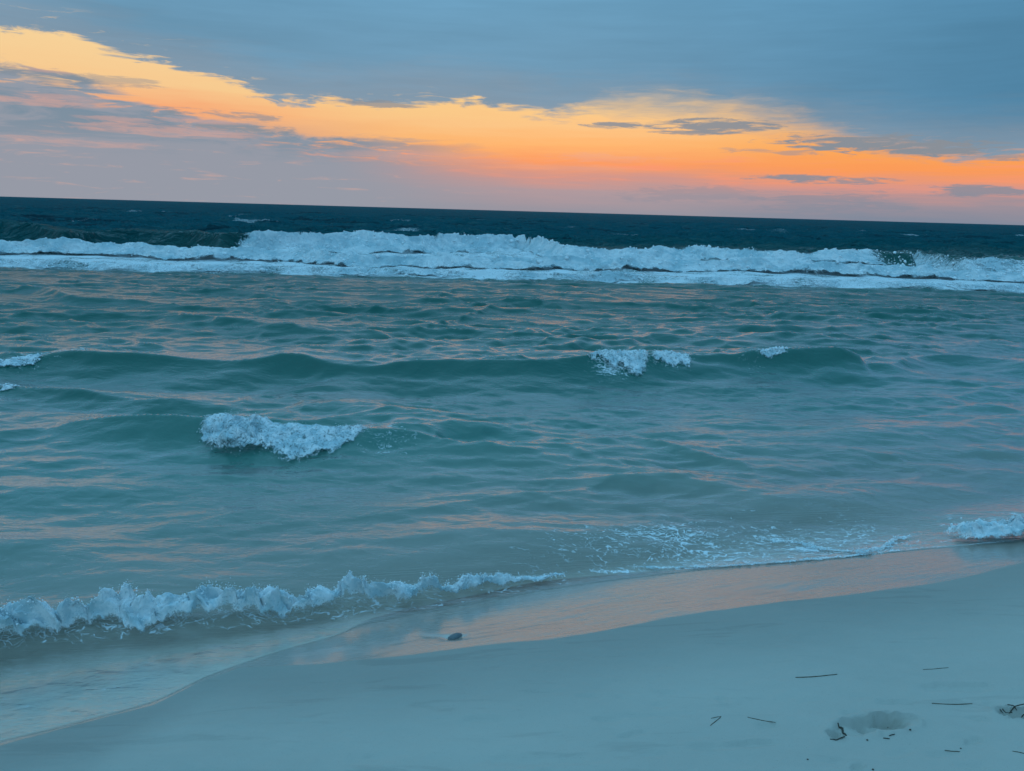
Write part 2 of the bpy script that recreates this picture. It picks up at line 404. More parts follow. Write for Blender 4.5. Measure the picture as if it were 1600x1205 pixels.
# long wave behind it
w2 = wave([(-400, 560, 0.167), (0, 558, 0.179), (80, 548, 0.213), (150, 551, 0.225), (230, 556, 0.179), (330, 563, 0.145), (390, 560, 0.191), (450, 549, 0.247), (520, 560, 0.225), (600, 567, 0.191), (700, 562, 0.213), (780, 560, 0.225), (850, 560, 0.235), (920, 556, 0.259), (1000, 556, 0.247), (1080, 552, 0.235), (1140, 554, 0.225), (1190, 551, 0.247), (1285, 544, 0.292), (1340, 556, 0.201), (1390, 572, 0.090), (1440, 553, 0.101), (1520, 555, 0.101), (1600, 566, 0.067), (1900, 570, 0.112)], 0.80, 0.85, 0.13, 0.06)
w2b = wave([(-300, 608, .10), (0, 600, .10), (80, 606, .09), (180, 622, .06), (260, 632, .03), (340, 640, .0), (2000, 640, 0)], 0.35, 0.4, 0.1, 0.04)
# dark low steps between the surf and the long wave
w3 = wave([(-300, 450, .10), (0, 446, .10), (60, 448, .09), (120, 462, .12), (200, 468, .10), (300, 478, .08), (400, 490, .0), (900, 490, .0), (1900, 460, .0)], 0.6, 0.8, 0.1, 0.15)
w3b = wave([(-300, 490, .06), (40, 492, .07), (200, 488, .09), (330, 494, .10), (430, 508, .09), (520, 518, .07), (650, 516, .04), (800, 470, .05), (860, 470, .06), (1000, 474, .05), (1300, 470, .03), (1900, 480, .04)], 0.5, 0.7, 0.1, 0.15)
# near-shore undulations
w4 = wave([(-300, 800, 0.006), (100, 800, 0.006), (500, 815, 0.012), (620, 800, 0.018), (780, 770, 0.030), (900, 765, 0.030), (1000, 740, 0.030), (1150, 770, 0.024), (1300, 800, 0.012), (1800, 820, 0.000)], 0.25, 0.4, 0.2, 0.05)
w5 = wave([(-300, 700, 0), (700, 706, .0), (850, 690, .035), (1000, 680, .045), (1130, 712, .045), (1250, 735, .02), (1800, 780, .0)], 0.3, 0.45, 0.2, 0.05)
# the outer surf
sA_px = [(-500, 348, .7), (0, 349, .80), (60, 355, .74), (100, 353, .88), (160, 350, .94), (230, 354, .88), (290, 363, .72), (350, 372, .62), (420, 368, .7), (550, 366, .74), (640, 370, .68), (720, 368, .72), (815, 370, .70), (880, 382, .56), (1000, 387, .52), (1100, 386, .54), (1250, 394, .52), (1390, 391, .62), (1430, 398, .56), (1500, 402, .55), (1600, 404, .58), (2000, 416, .55)]
sA = wave(sA_px, 1.5, 3.2, 0.06, 0.25)
sB_px = [(-500, 372, .42), (0, 377, .42), (150, 378, .42), (300, 386, .38), (450, 391, .34), (560, 402, .30), (800, 404, .32), (1000, 407, .33), (1250, 412, .33), (1400, 416, .30), (1600, 428, .26), (2000, 436, .26)]
sB = wave(sB_px, 0.9, 2.0, 0.05, 0.25)
sC_px = [(-500, 396, .18), (0, 404, .18), (140, 410, .17), (260, 414, .18), (400, 416, .17), (540, 420, .16), (800, 427, .16), (1000, 430, .16), (1200, 436, .16), (1400, 441, .16), (1600, 449, .15), (2000, 460, .15)]
sC = wave(sC_px, 0.45, 1.4, 0.05, 0.2)
# the bore running up the beach
b_px = [(-300, 994, .055), (0, 977, .055), (80, 966, .055), (180, 956, .055), (300, 949, .055), (450, 935, .055), (560, 921, .055), (640, 911, .055), (700, 903, .052), (770, 893, .048), (830, 888, .042), (900, 882, .036), (980, 874, .03), (1080, 864, .022), (1200, 856, .016), (1330, 848, .016), (1470, 838, .03), (1510, 830, .05), (1600, 826, .06), (1800, 812, .07)]
bore_y = xcurve([(p[0], p[1], p[2]) for p in b_px], sm=0.05); bore_A = xval(b_px, 0.1)

# chop: many small travelling waves
_w = []
r_ = random.Random(5)
for lam, n, amp in ((0.16, 7, .0017), (0.26, 9, .0036), (0.45, 10, .0068), (0.8, 9, .0105), (1.3, 9, .013), (2.1, 8, .017)):
    for i in range(n):
        L = lam * r_.uniform(0.75, 1.35); th = r_.gauss(0, 0.42) + 0.12
        _w.append((2 * math.pi / L, math.sin(th), -math.cos(th), r_.uniform(0, 6.28), amp * r_.uniform(0.6, 1.3) / math.sqrt(n) * 1.5, L, 0))
for lam, n, amp in ((3.2, 8, .035), (5.5, 8, .06), (9.0, 8, .085), (16.0, 6, .10)):
    for i in range(n):
        L = lam * r_.uniform(0.75, 1.35); th = r_.gauss(0, 0.33)
        _w.append((2 * math.pi / L, math.sin(th), -math.cos(th), r_.uniform(0, 6.28), amp * r_.uniform(0.6, 1.3) / math.sqrt(n) * 1.5, L, 1))

A1 = w1[1]
def sea_off(x, y):
    o = -inland(x, y); o0 = -inland0(x, y)
    k = sstep(o0, 0.10, 0.55)
    return o * (1 - k) + o0 * k
def sea_z(x, y, spacing=None):
    x = np.asarray(x, float); y = np.asarray(y, float)
    z = np.zeros_like(x)
    off = sea_off(x, y)                                   # distance seaward of the water's edge
    jx = pn3(x * 0.7, y * 0.7, 3.3)
    jx2 = pn3(x * 2.6, y * 2.6, 8.3)
    for (yc, A, Lf, Lb, tr, jit) in wave_lines:
        a = A(x)
        u = y - yc(x) + jit * (jx + 0.4 * jx2)
        lf = Lf * (1 + 0.25 * jx)
        back = np.exp(-(np.maximum(u, 0) / Lb) ** 1.05)
        q = np.clip(-u / lf, 0, 1)
        front = (np.exp(-2.6 * q) - math.exp(-2.6)) / (1 - math.exp(-2.6)) - tr * np.sin(math.pi * np.clip(-u / (3.2 * lf), 0, 1)) ** 1.0
        z = np.maximum(z, a * np.where(u > 0, back, front)) if False else z + a * np.where(u > 0, back, front)
    # chop
    reg1 = sstep(y, 2.6, 4.2) * 0.55 + 0.45
    patch = 0.55 + 0.9 * np.clip(0.5 + 0.9 * pn3(x * 0.33 + 4, y * 0.42, 0.5), 0, 1.2)
    calm = 1 - 0.8 * np.exp(-((x + 0.9 - 0.0) / 1.2) ** 2 - ((y - 4.7) / 0.75) ** 2)
    outer = sstep(y, 22, 40)
    depthk = 0.25 * sstep(off, 0.05, 0.3) + 0.75 * sstep(off, 0.2, 1.2)
    ch = np.zeros_like(x)
    for (k, dx, dy, ph, am, L, kind) in _w:
        s = np.sin(k * (x * dx + y * dy) + ph + 0.9 * jx)
        s = 0.5 * (s + s * np.abs(s)) * 0.9 if kind == 0 else s
        if spacing is not None: s = s * sstep(L / spacing, 2.5, 5.0)
        if kind == 0: ch = ch + am * s * patch * calm * depthk * reg1 * (1 + 0.6 * outer)
        else: ch = ch + am * s * (outer * 0.95 + 0.05 * sstep(y, 7, 14)) * sstep(y, 3, 9)
    # short sharp-crested ripples, their crests lying along the shore
    def ridge(fx, fy, ph): return np.clip(1 - 2.2 * np.abs(pn3(x * fx + 0.4 * jx2 + ph, y * fy + 0.12 * x * fy + 0.5 * jx, ph)), 0, 1) ** 1.6 - 0.35
    u2 = y - w2[0](x); u1 = y - w1[0](x)
    mid = sstep(u2, -0.05, 0.5) * sstep(y, 30, 20)
    face1 = 1 - 0.8 * sstep(A1(x), 0.04, 0.1) * sstep(u1, -0.9, -0.5) * sstep(u1, 0.1, -0.05)
    nearz = sstep(y, 3.2, 4.5) * sstep(u2, -0.4, -1.2) * calm * face1
    ch = ch + mid * patch * (0.040 * ridge(0.55, 1.25, 3.0) + 0.020 * ridge(1.3, 3.0, 5.5))
    ch = ch + nearz * depthk * patch * (0.012 * ridge(1.6, 3.4, 8.5) + 0.006 * ridge(3.4, 7.0, 11.5))
    ch = ch + sstep(y, 28, 42) * sstep(y, 420, 150) * (0.26 * ridge(0.10, 0.26, 2.5) + 0.16 * ridge(0.24, 0.6, 6.5))
    # bore: a step that rides over the swash
    a = bore_A(x)
    u = y - bore_y(x) + 0.03 * jx2
    st = np.where(u > 0, 0.42 + 0.58 / (1 + (np.maximum(u, 0) / 0.22) ** 2), (1 - np.clip(-u / 0.16, 0, 1)) ** 1.6)
    z = z + a * st * np.exp(-np.maximum(u, 0) / 1.1)
    # swash film hugging the sand in front of the bore
    sb = sand_base(x, y) + 0.010 * sstep(-off, -0.2, 0.3) * fbm(x * 0.9, y * 1.3, 0.3, 3)
    thin = sb + 0.004 + 0.009 * sstep(off, 0.0, 0.35) + 0.0022 * pn3(x * 7, y * 16, 2.5) * sstep(off, 0.03, 0.2)
    k = sstep(off, 0.15, 0.75) * sstep(u, -0.38, 0.05)
    k2 = sstep(a, 0.0, 0.035); k = k * k2 + sstep(off, 0.1, 0.8) * (1 - k2)
    z = thin * (1 - k) + np.maximum(z, thin) * k
    z = np.maximum(z + ch * (0.35 + 0.65 * k), sb + 0.003 * sstep(off, 0.0, 0.03))
    # water's edge: a rounded lip a few millimetres thick
    z = z - 0.02 * sstep(off, 0.006, -0.03)
    return z

# ------------------------------------------------------------------ materials
def new_mat(name):
    m = bpy.data.materials.new(name); m.use_nodes = True; m.node_tree.nodes.clear()
    g = NG(m.node_tree); out = g.node('ShaderNodeOutputMaterial')
    return m, g, out
def attr(g, name): return g.node('ShaderNodeAttribute', attribute_name=name).outputs['Fac']
def bump(g, h, strength, dist, normal=None):
    b = g.node('ShaderNodeBump'); b.inputs['Strength'].default_value = strength; b.inputs['Distance'].default_value = dist
    g.l.new(h, b.inputs['Height'])
    if normal is not None: g.l.new(normal, b.inputs['Normal'])
    return b.outputs[0]

def mat_sea():
    m, g, out = new_mat('sea_water')
    P = g.node('ShaderNodeNewGeometry').outputs['Position']
    depth = attr(g, 'depth'); foam = attr(g, 'foam'); dist = attr(g, 'shore_distance')
    # ripples
    r1 = g.noise(g.vscale(P, (5, 9, 5)), 1.0, 3, 0.5, 0.4)
    r2 = g.noise(g.vscale(P, (0.9, 2.2, 1)), 1.0, 5, 0.55, 0.5)
    r0 = g.noise(g.vscale(P, (16, 26, 16)), 1.0, 3, 0.5, 0.3)
    n1 = bump(g, r0, 0.6, 0.0055, bump(g, r1, 0.7, 0.018))
    rb = g.node('ShaderNodeBump'); rb.inputs['Distance'].default_value = 0.95
    g.l.new(g.smooth(dist, 12, 45, 0.0, 0.9), rb.inputs['Strength']); g.l.new(r2, rb.inputs['Height']); g.l.new(n1, rb.inputs['Normal'])
    N = rb.outputs[0]
    # Fresnel (Schlick) seen alike from above and below; wind-roughened water far out never reaches full grazing reflectance
    lw = g.node('ShaderNodeLayerWeight'); lw.inputs['Blend'].default_value = 0.5; g.l.new(N, lw.inputs['Normal'])
    F = g.m('ADD', 0.02, g.m('MULTIPLY', g.m('POWER', lw.outputs['Facing'], 5.0), 0.98))
    F = g.m('MULTIPLY', F, g.m('MULTIPLY', g.smooth(dist, 2, 12, 2.3, 0.85), g.smooth(dist, 12, 42, 1.0, 0.11)))
    F = g.m('MINIMUM', F, 0.85)
    gl = g.node('ShaderNodeBsdfGlossy'); gl.inputs['Roughness'].default_value = 0.10; g.l.new(N, gl.inputs['Normal'])
    g.l.new(g.smooth(dist, 2, 12, 0.22, 0.20), gl.inputs['Roughness'])
    # body colour: pale sandy green in the shallows, deep teal outside
    body = g.ramp(g.m('DIVIDE', dist, 60.0, clamp=True), [(0.0, (0.40, 0.37, 0.31, 1)), (0.010, (0.34, 0.35, 0.295, 1)), (0.022, (0.17, 0.25, 0.205, 1)), (0.045, (0.045, 0.185, 0.15, 1)), (0.08, (0.006, 0.118, 0.092, 1)), (0.25, (0.002, 0.098, 0.080, 1)), (0.45, (0.001, 0.058, 0.056, 1)), (0.7, (0.001, 0.088, 0.102, 1)), (1.0, (0.002, 0.090, 0.112, 1))])
    sv = g.noise(g.vscale(P, (0.35, 0.6, 0.4)), 1.0, 3, 0.5)
    body = g.mix(g.m('MULTIPLY', g.smooth(sv, 0.5, 0.75), 0.22), body, (0.09, 0.20, 0.17, 1))
    slope_shade = g.noise(g.vscale(P, (0.10, 0.30, 0.1)), 1.0, 5, 0.62, 0.6)           # wind-ripple slope shading far out, painted into the body colour
    body = g.mix(g.m('MULTIPLY', g.smooth(slope_shade, 0.52, 0.66), g.smooth(dist, 28, 45)), body, g.mix(1.0, body, (0.4, 0.45, 0.5, 1), 'MULTIPLY'))
    df = g.node('ShaderNodeBsdfDiffuse'); g.l.new(body, df.inputs['Color']); g.l.new(N, df.inputs['Normal'])
    tr = g.node('ShaderNodeBsdfTransparent'); tr.inputs['Color'].default_value = (0.96, 0.985, 0.985, 1)
    op = g.m('SUBTRACT', 1.0, g.m('POWER', 2.71828, g.m('MULTIPLY', depth, -5.0)))
    mb = g.node('ShaderNodeMixShader'); g.l.new(op, mb.inputs[0]); g.l.new(tr.outputs[0], mb.inputs[1]); g.l.new(df.outputs[0], mb.inputs[2])
    ms = g.node('ShaderNodeMixShader'); g.l.new(F, ms.inputs[0]); g.l.new(mb.outputs[0], ms.inputs[1]); g.l.new(gl.outputs[0], ms.inputs[2])
    # lacy foam left on the surface
    wv = g.noise(g.vscale(P, (3, 3, 3)), 1.0, 4, 0.6, col=True)
    wp = g.vadd(g.vscale(P, (1, 1.9, 1)), g.vscale(wv, (0.55, 0.55, 0.0)))
    def lace(scale, w):
        vo = g.node('ShaderNodeTexVoronoi', feature='DISTANCE_TO_EDGE'); vo.inputs['Scale'].default_value = scale; g.l.new(wp, vo.inputs['Vector'])
        return g.smooth(vo.outputs['Distance'], w, 0.0)
    fn = g.noise(g.vscale(P, (5, 12, 5)), 1.0, 7, 0.68, 1.2)
    brk = g.noise(g.vscale(P, (11, 20, 11)), 1.0, 4, 0.6, 0.6)
    near = g.m('MAXIMUM', g.m('MULTIPLY', lace(7.0, 0.11), g.smooth(brk, 0.42, 0.62)), g.m('MULTIPLY', lace(19.0, 0.14), g.smooth(brk, 0.6, 0.45, 0.0, 0.8)))
    patt = g.m('ADD', g.m('MULTIPLY', near, 0.34), g.m('MULTIPLY', fn, 0.90))
    thr = g.m('SUBTRACT', 1.02, foam)
    fm = g.smooth(g.m('SUBTRACT', patt, thr), -0.05, 0.22)
    fm = g.m('MULTIPLY', fm, g.smooth(foam, 0.02, 0.2))
    fd = g.node('ShaderNodeBsdfDiffuse'); fd.inputs['Color'].default_value = (0.80, 0.84, 0.86, 1)
    mf = g.node('ShaderNodeMixShader'); g.l.new(g.m('MULTIPLY', fm, 0.9), mf.inputs[0]); g.l.new(ms.outputs[0], mf.inputs[1]); g.l.new(fd.outputs[0], mf.inputs[2])
    g.l.new(mf.outputs[0], out.inputs[0])
    return m

def mat_sand():
    m, g, out = new_mat('beach_sand')
    P = g.node('ShaderNodeNewGeometry').outputs['Position']
    wet = attr(g, 'wet')
    gr = g.noise(P, 420.0, 2, 0.6); md = g.noise(g.vscale(P, (6, 14, 6)), 1.0, 5, 0.6); lg = g.noise(g.vscale(P, (1.1, 2.2, 1)), 1.0, 4, 0.5)
    st = g.noise(g.vscale(P, (2.2, 30, 2)), 1.0, 4, 0.6, 0.4)
    base = g.mix(lg, (0.42, 0.40, 0.352, 1), (0.53, 0.50, 0.435, 1))
    base = g.mix(g.m('MULTIPLY', g.smooth(md, 0.4, 0.75), 0.25), base, (0.52, 0.49, 0.435, 1))
    base = g.mix(g.m('MULTIPLY', g.smooth(gr, 0.60, 0.78), 0.55), base, (0.20, 0.18, 0.15, 1))
    sp = g.noise(P, 150.0, 3, 0.7); base = g.mix(g.m('MULTIPLY', g.smooth(sp, 0.66, 0.74), 0.45), base, (0.12, 0.11, 0.09, 1))
    wl = g.noise(g.vscale(P, (1.6, 11, 2)), 1.0, 5, 0.62, 0.7); base = g.mix(g.m('MULTIPLY', g.smooth(wl, 0.56, 0.66), 0.22), base, (0.27, 0.255, 0.225, 1))
    damp = attr(g, 'damp')
    base = g.mix(damp, base, g.mix(1.0, base, (0.74, 0.75, 0.76, 1), 'MULTIPLY'))
    w = g.smooth(g.m('ADD', wet, g.m('MULTIPLY', g.m('SUBTRACT', st, 0.5), 0.35)), 0.25, 0.75)
    base = g.mix(w, base, g.mix(attr(g, 'under'), (0.31, 0.25, 0.19, 1), (0.62, 0.54, 0.44, 1)))
    p = g.node('ShaderNodeBsdfPrincipled'); g.l.new(base, p.inputs['Base Color'])
    rough = g.m('ADD', g.m('MULTIPLY', w, -0.72), 0.95)
    rough = g.m('ADD', rough, g.m('MULTIPLY', g.m('MULTIPLY', g.smooth(st, 0.45, 0.7), w), 0.08))
    g.l.new(rough, p.inputs['Roughness'])
    p.inputs['IOR'].default_value = 1.45
    g.l.new(g.m('MULTIPLY', g.m('MULTIPLY', w, g.m('SUBTRACT', 1.0, attr(g, 'under'))), 0.9), p.inputs['Coat Weight']); p.inputs['Coat Roughness'].default_value = 0.22; p.inputs['Coat IOR'].default_value = 3.3
    g.l.new(g.m('MULTIPLY', g.m('ADD', g.m('MULTIPLY', w, 0.6), 0.2), 1.0), p.inputs['Specular IOR Level'])
    nb = bump(g, gr, 0.8, 0.0010)
    nb = bump(g, md, 0.35, 0.004, nb)
    wb = bump(g, st, 0.35, 0.0016)
    g.l.new(nb, p.inputs['Normal']); g.l.new(wb, p.inputs['Coat Normal'])
    g.l.new(p.outputs[0], out.inputs[0])
    return m

def mat_foam(name, scale, solid=1.0, rel=0.5):
    m, g, out = new_mat(name)
    P = g.node('ShaderNodeNewGeometry').outputs['Position']
    ed = attr(g, 'body')
    n1 = g.noise(P, scale, 5, 0.66, 0.9); n2 = g.noise(P, scale * 3.7, 4, 0.6, 0.5)
    n = g.m('ADD', g.m('MULTIPLY', n1, 0.65), g.m('MULTIPLY', n2, 0.35))
    a = g.smooth(g.m('ADD', g.m('MULTIPLY', ed, 0.62 * solid), n), 0.60, 0.82)
    col = g.mix(g.smooth(n, 0.32, 0.56), (0.60, 0.74, 0.78, 1), (0.93, 0.95, 0.96, 1))
    nb = g.noise(P, scale * 0.28, 3, 0.6, 0.5)
    col = g.mix(g.smooth(nb, 0.62, 0.36, 0.0, 0.75), col, (0.42, 0.62, 0.68, 1))  # thin foam's teal plus shading of the hollows, both put into the colour
    d = g.node('ShaderNodeBsdfDiffuse'); g.l.new(col, d.inputs['Color'])
    g.l.new(bump(g, n, rel, 0.6 / scale), d.inputs['Normal'])
    t = g.node('ShaderNodeBsdfTranslucent'); g.l.new(col, t.inputs['Color'])
    gl = g.node('ShaderNodeBsdfGlossy'); gl.inputs['Roughness'].default_value = 0.35
    a1 = g.node('ShaderNodeMixShader'); a1.inputs[0].default_value = 0.10; g.l.new(d.outputs[0], a1.inputs[1]); g.l.new(t.outputs[0], a1.inputs[2])
    a2 = g.node('ShaderNodeMixShader'); a2.inputs[0].default_value = 0.04; g.l.new(a1.outputs[0], a2.inputs[1]); g.l.new(gl.outputs[0], a2.inputs[2])
    tr = g.node('ShaderNodeBsdfTransparent')
    mx = g.node('ShaderNodeMixShader'); g.l.new(a, mx.inputs[0]); g.l.new(tr.outputs[0], mx.inputs[1]); g.l.new(a2.outputs[0], mx.inputs[2])
    g.l.new(mx.outputs[0], out.inputs[0])
    return m
def mat_spray():
    m, g, out = new_mat('spray_drops')
    p = g.node('ShaderNodeBsdfPrincipled'); p.inputs['Base Color'].default_value = (0.86, 0.90, 0.92, 1); p.inputs['Roughness'].default_value = 0.3
    g.l.new(p.outputs[0], out.inputs[0]); return m
def mat_plain(name, c1, c2, scale, rough=0.8):
    m, g, out = new_mat(name)
    P = g.node('ShaderNodeTexCoord').outputs['Object']
    n = g.noise(P, scale, 4, 0.6)
    p = g.node('ShaderNodeBsdfPrincipled'); g.l.new(g.mix(n, c1, c2), p.inputs['Base Color']); p.inputs['Roughness'].default_value = rough
    g.l.new(bump(g, n, 0.4, 0.002), p.inputs['Normal'])
    g.l.new(p.outputs[0], out.inputs[0]); return m
M_SEA = mat_sea(); M_SAND = mat_sand()
M_FOAM_NEAR = mat_foam('foam_near', 36.0, 0.60, 0.40); M_FOAM_MID = mat_foam('foam_mid', 22.0, 0.46, 0.40); M_FOAM_FAR = mat_foam('foam_far', 3.4, 0.66, 0.9)
M_FOAM_LACE = mat_foam('foam_lace', 40.0, 0.38); M_SPRAY = mat_spray()
M_STRAW = mat_plain('dry_seagrass', (0.07, 0.06, 0.04, 1), (0.15, 0.125, 0.08, 1), 60)
M_BARK = mat_plain('dark_driftwood', (0.03, 0.03, 0.025, 1), (0.09, 0.08, 0.06, 1), 80)
M_SHELL = mat_plain('slate_shell', (0.05, 0.07, 0.08, 1), (0.17, 0.20, 0.21, 1), 90, 0.35)

# ------------------------------------------------------------------ mesh helpers
def link(name, me, mat, parent=None, **props):
    o = bpy.data.objects.new(name, me); sc.collection.objects.link(o)
    if mat: me.materials.append(mat)
    o.parent = parent
    for k, v in props.items(): o[k] = v
    return o
def np_mesh(name, co, quads, attrs=None, smooth=True):
    me = bpy.data.meshes.new(name)
    n = len(co); f = len(quads); w = quads.shape[1]
    me.vertices.add(n); me.vertices.foreach_set('co', np.ascontiguousarray(co, np.float32).ravel())
    me.loops.add(f * w); me.loops.foreach_set('vertex_index', np.ascontiguousarray(quads, np.int32).ravel())
    me.polygons.add(f); me.polygons.foreach_set('loop_start', np.arange(0, f * w, w, dtype=np.int32))
    me.polygons.foreach_set('use_smooth', np.full(f, smooth, bool))
    me.update(calc_edges=True); me.validate()
    for k, v in (attrs or {}).items():
        a = me.attributes.new(k, 'FLOAT', 'POINT'); a.data.foreach_set('value', np.ascontiguousarray(v, np.float32).ravel())
    return me
def grid_quads(nr, nc):
    i = np.arange((nr - 1) * (nc - 1)); r = i // (nc - 1); c = i % (nc - 1); a = r * nc + c
    return np.stack([a, a + 1, a + nc + 1, a + nc], 1)
def compact(co, quads, keep, attrs):
    q = quads[keep]; used = np.zeros(len(co), bool); used[q.ravel()] = True
    idx = np.cumsum(used) - 1
    return co[used], idx[q], {k: v[used] for k, v in attrs.items()}

# ------------------------------------------------------------------ the beach
def build_sand():
    xs = np.concatenate([-1.9 - np.geomspace(0.02, 60, 60)[::-1], np.arange(-1.9, 3.6, 0.0125), 3.6 + np.geomspace(0.02, 60, 60)])
    ys = np.concatenate([0.9 - np.geomspace(0.02, 60, 40)[::-1], np.arange(0.9, 4.6, 0.0115), 4.6 + np.geomspace(0.02, 12, 50)])
    gx, gy = np.meshgrid(xs, ys)
    x = gx.ravel(); y = gy.ravel()
    z = sand_z(x, y)
    wl = wet_line(x) - y                                  # >0 above the wet strip
    wet = sstep(wl, 0.035, -0.03)
    right_fade = sstep(x, 3.4, 1.7)
    wet = wet * (0.55 + 0.45 * right_fade)
    damp = sstep(wl, 0.75, 0.1)
    under = sstep(inland(x, y), 0.0, -0.03)
    me = np_mesh('sand', np.stack([x, y, z], 1), grid_quads(len(ys), len(xs)), {'wet': wet, 'damp': damp, 'under': under})
    return link('sand', me, M_SAND, kind='structure', label='pale blue-grey sand beach sloping to a wet shining edge', category='beach')
build_sand()

# ------------------------------------------------------------------ the sea
def surf_foam_mask(x, y):
    f = np.zeros_like(x)
    ya = sA[0](x); yb = sB[0](x); yc = sC[0](x)
    f = np.maximum(f, 0.86 * sstep(y, yc - 0.75, yc - 0.25) * sstep(y, ya - 0.6, ya - 1.8) )
    return f
def foam_field(x, y):
    n = pn3(x * 1.1, y * 1.4, 2.0); n2 = pn3(x * 0.45, y * 0.5, 7.0)
    f = np.zeros_like(x)
    # surf zone
    ya, yb, yc = sA[0](x), sB[0](x), sC[0](x)
    zone = sstep(y, yc - 0.9, yc - 0.35) * sstep(y, ya + 0.6, ya - 0.2)
    left_open = sstep(x, -9.5, -7.0)                      # the unbroken shoulder on the left
    zone = zone * np.where(y > yb + 1.0, left_open, 1.0)
    gap = np.exp(-((x - 16.0) / 1.1) ** 2) * sstep(y, yb + 0.8, yb + 1.6)
    f = np.maximum(f, zone * (0.70 + 0.24 * n + 0.14 * n2) * (1 - 0.75 * gap))
    # spent lace in front of the surf, thin
    f = np.maximum(f, 0.30 * sstep(y, yc - 4.5, yc - 1.0) * sstep(y, yc, yc - 0.4) * np.clip(0.4 + n2, 0, 1))
    # lace behind the long wave
    y2 = w2[0](x); u = y - y2
    for cx, sx, am in ((-5.2, 1.1, .50), (-0.5, 1.3, .40), (1.5, 1.2, .42), (3.6, 0.9, .34), (-3.3, .7, .35)):
        f = np.maximum(f, am * np.exp(-((x - cx) / sx) ** 2) * sstep(u, -0.02, 0.12) * sstep(u, 1.7, 0.4) * np.clip(0.75 + 0.6 * n, 0, 1.2))
    for yc_, cx, sx, am in ((w1[0], -1.78, .48, .58), (w1[0], -1.1, .4, .48), (w2[0], 1.2, .45, .56), (w2[0], 1.95, .35, .52), (w2[0], 3.0, .35, .42), (w2[0], -5.6, .8, .5)):
        u_ = y - yc_(x)
        f = np.maximum(f, am * np.exp(-((x - cx) / sx) ** 2) * sstep(u_, -0.62, -0.2) * sstep(u_, 0.9, 0.1) * np.clip(0.8 + 0.5 * n, 0, 1.2))
    # lace behind the shore bore and over the swash
    ub = y - bore_y(x); A = bore_A(x)
    f = np.maximum(f, 0.40 * sstep(A, 0.01, 0.05) * sstep(ub, 0.30, 0.02) * sstep(ub, -0.14, -0.05))
    f = np.maximum(f, 0.36 * sstep(ub, 0.0, -0.1) * sstep(-inland(x, y), 0.05, 0.3) * np.clip(0.45 + 0.8 * pn3(x * 3, y * 3, 5.0), 0, 1) * sstep(x, 0.6, -0.3))
    # broken, collapsing patch near the shore on the right
    off = -inland(x, y)
    rp = (0.72 * sstep(x, -0.5, 0.3) + 0.28 * sstep(x, 0.4, 1.2)) * sstep(x, 3.0, 2.2) * sstep(off, 1.0, 0.35) * sstep(off, 0.0, 0.03)
    f = np.maximum(f, rp * (0.45 + 0.12 * pn3(x * 2.3, y * 3.0, 1.5)))
    f = np.maximum(f, 0.40 * sstep(x, 2.3, 2.9) * sstep(off, 0.9, 0.4) * sstep(off, 0.0, 0.15))
    # thin rim along the water's edge
    f = np.maximum(f, 0.85 * np.exp(-((off - 0.020) / 0.016) ** 2) * sstep(x, 0.15, 0.6) * np.clip(0.7 + 0.5 * pn3(x * 4, 0.0, 2.0), 0.2, 1))
    # a few distant whitecaps
    wc = pn3(x * 0.16, y * 0.09, 4.4)
    f = np.maximum(f, 0.50 * sstep(wc, 0.50, 0.68) * sstep(y, 45, 60) * sstep(y, 220, 120))
    return np.clip(f, 0, 1)

def build_sea():
    az = np.concatenate([np.linspace(-85, -40, 60, endpoint=False), np.linspace(-40, 40, 860, endpoint=False), np.linspace(40, 85, 61)])
    az = np.radians(az)
    r = [1.4]
    while r[-1] < 60000:
        c = r[-1]
        k = 0.0042 if c < 40 else (0.0042 + (c - 40) / 160 * 0.008 if c < 200 else 0.06)
        r.append(c * (1 + k))
    r = np.array(r)
    R, Az = np.meshgrid(r, az, indexing='ij')
    x = (R * np.sin(Az)).ravel(); y = (R * np.cos(Az)).ravel()
    sp = np.maximum(np.gradient(r)[:, None], R * 0.0017).ravel()
    z = sea_z(x, y, sp)
    z = z * sstep(R.ravel(), 1500, 400)
    zs = sand_base(x, y)
    depth = z - zs
    attrs = {'depth': np.clip(depth, 0, 5), 'foam': foam_field(x, y), 'shore_distance': np.clip(sea_off(x, y), 0, 500)}
    q = grid_quads(len(r), len(az))
    keep = (depth[q] > -0.012).any(axis=1)
    co, q, attrs = compact(np.stack([x, y, z], 1), q, keep, attrs)
    me = np_mesh('sea', co, q, attrs)
    return link('sea', me, M_SEA, kind='structure', label='teal green sea with low waves reaching a dark horizon', category='sea')
build_sea()

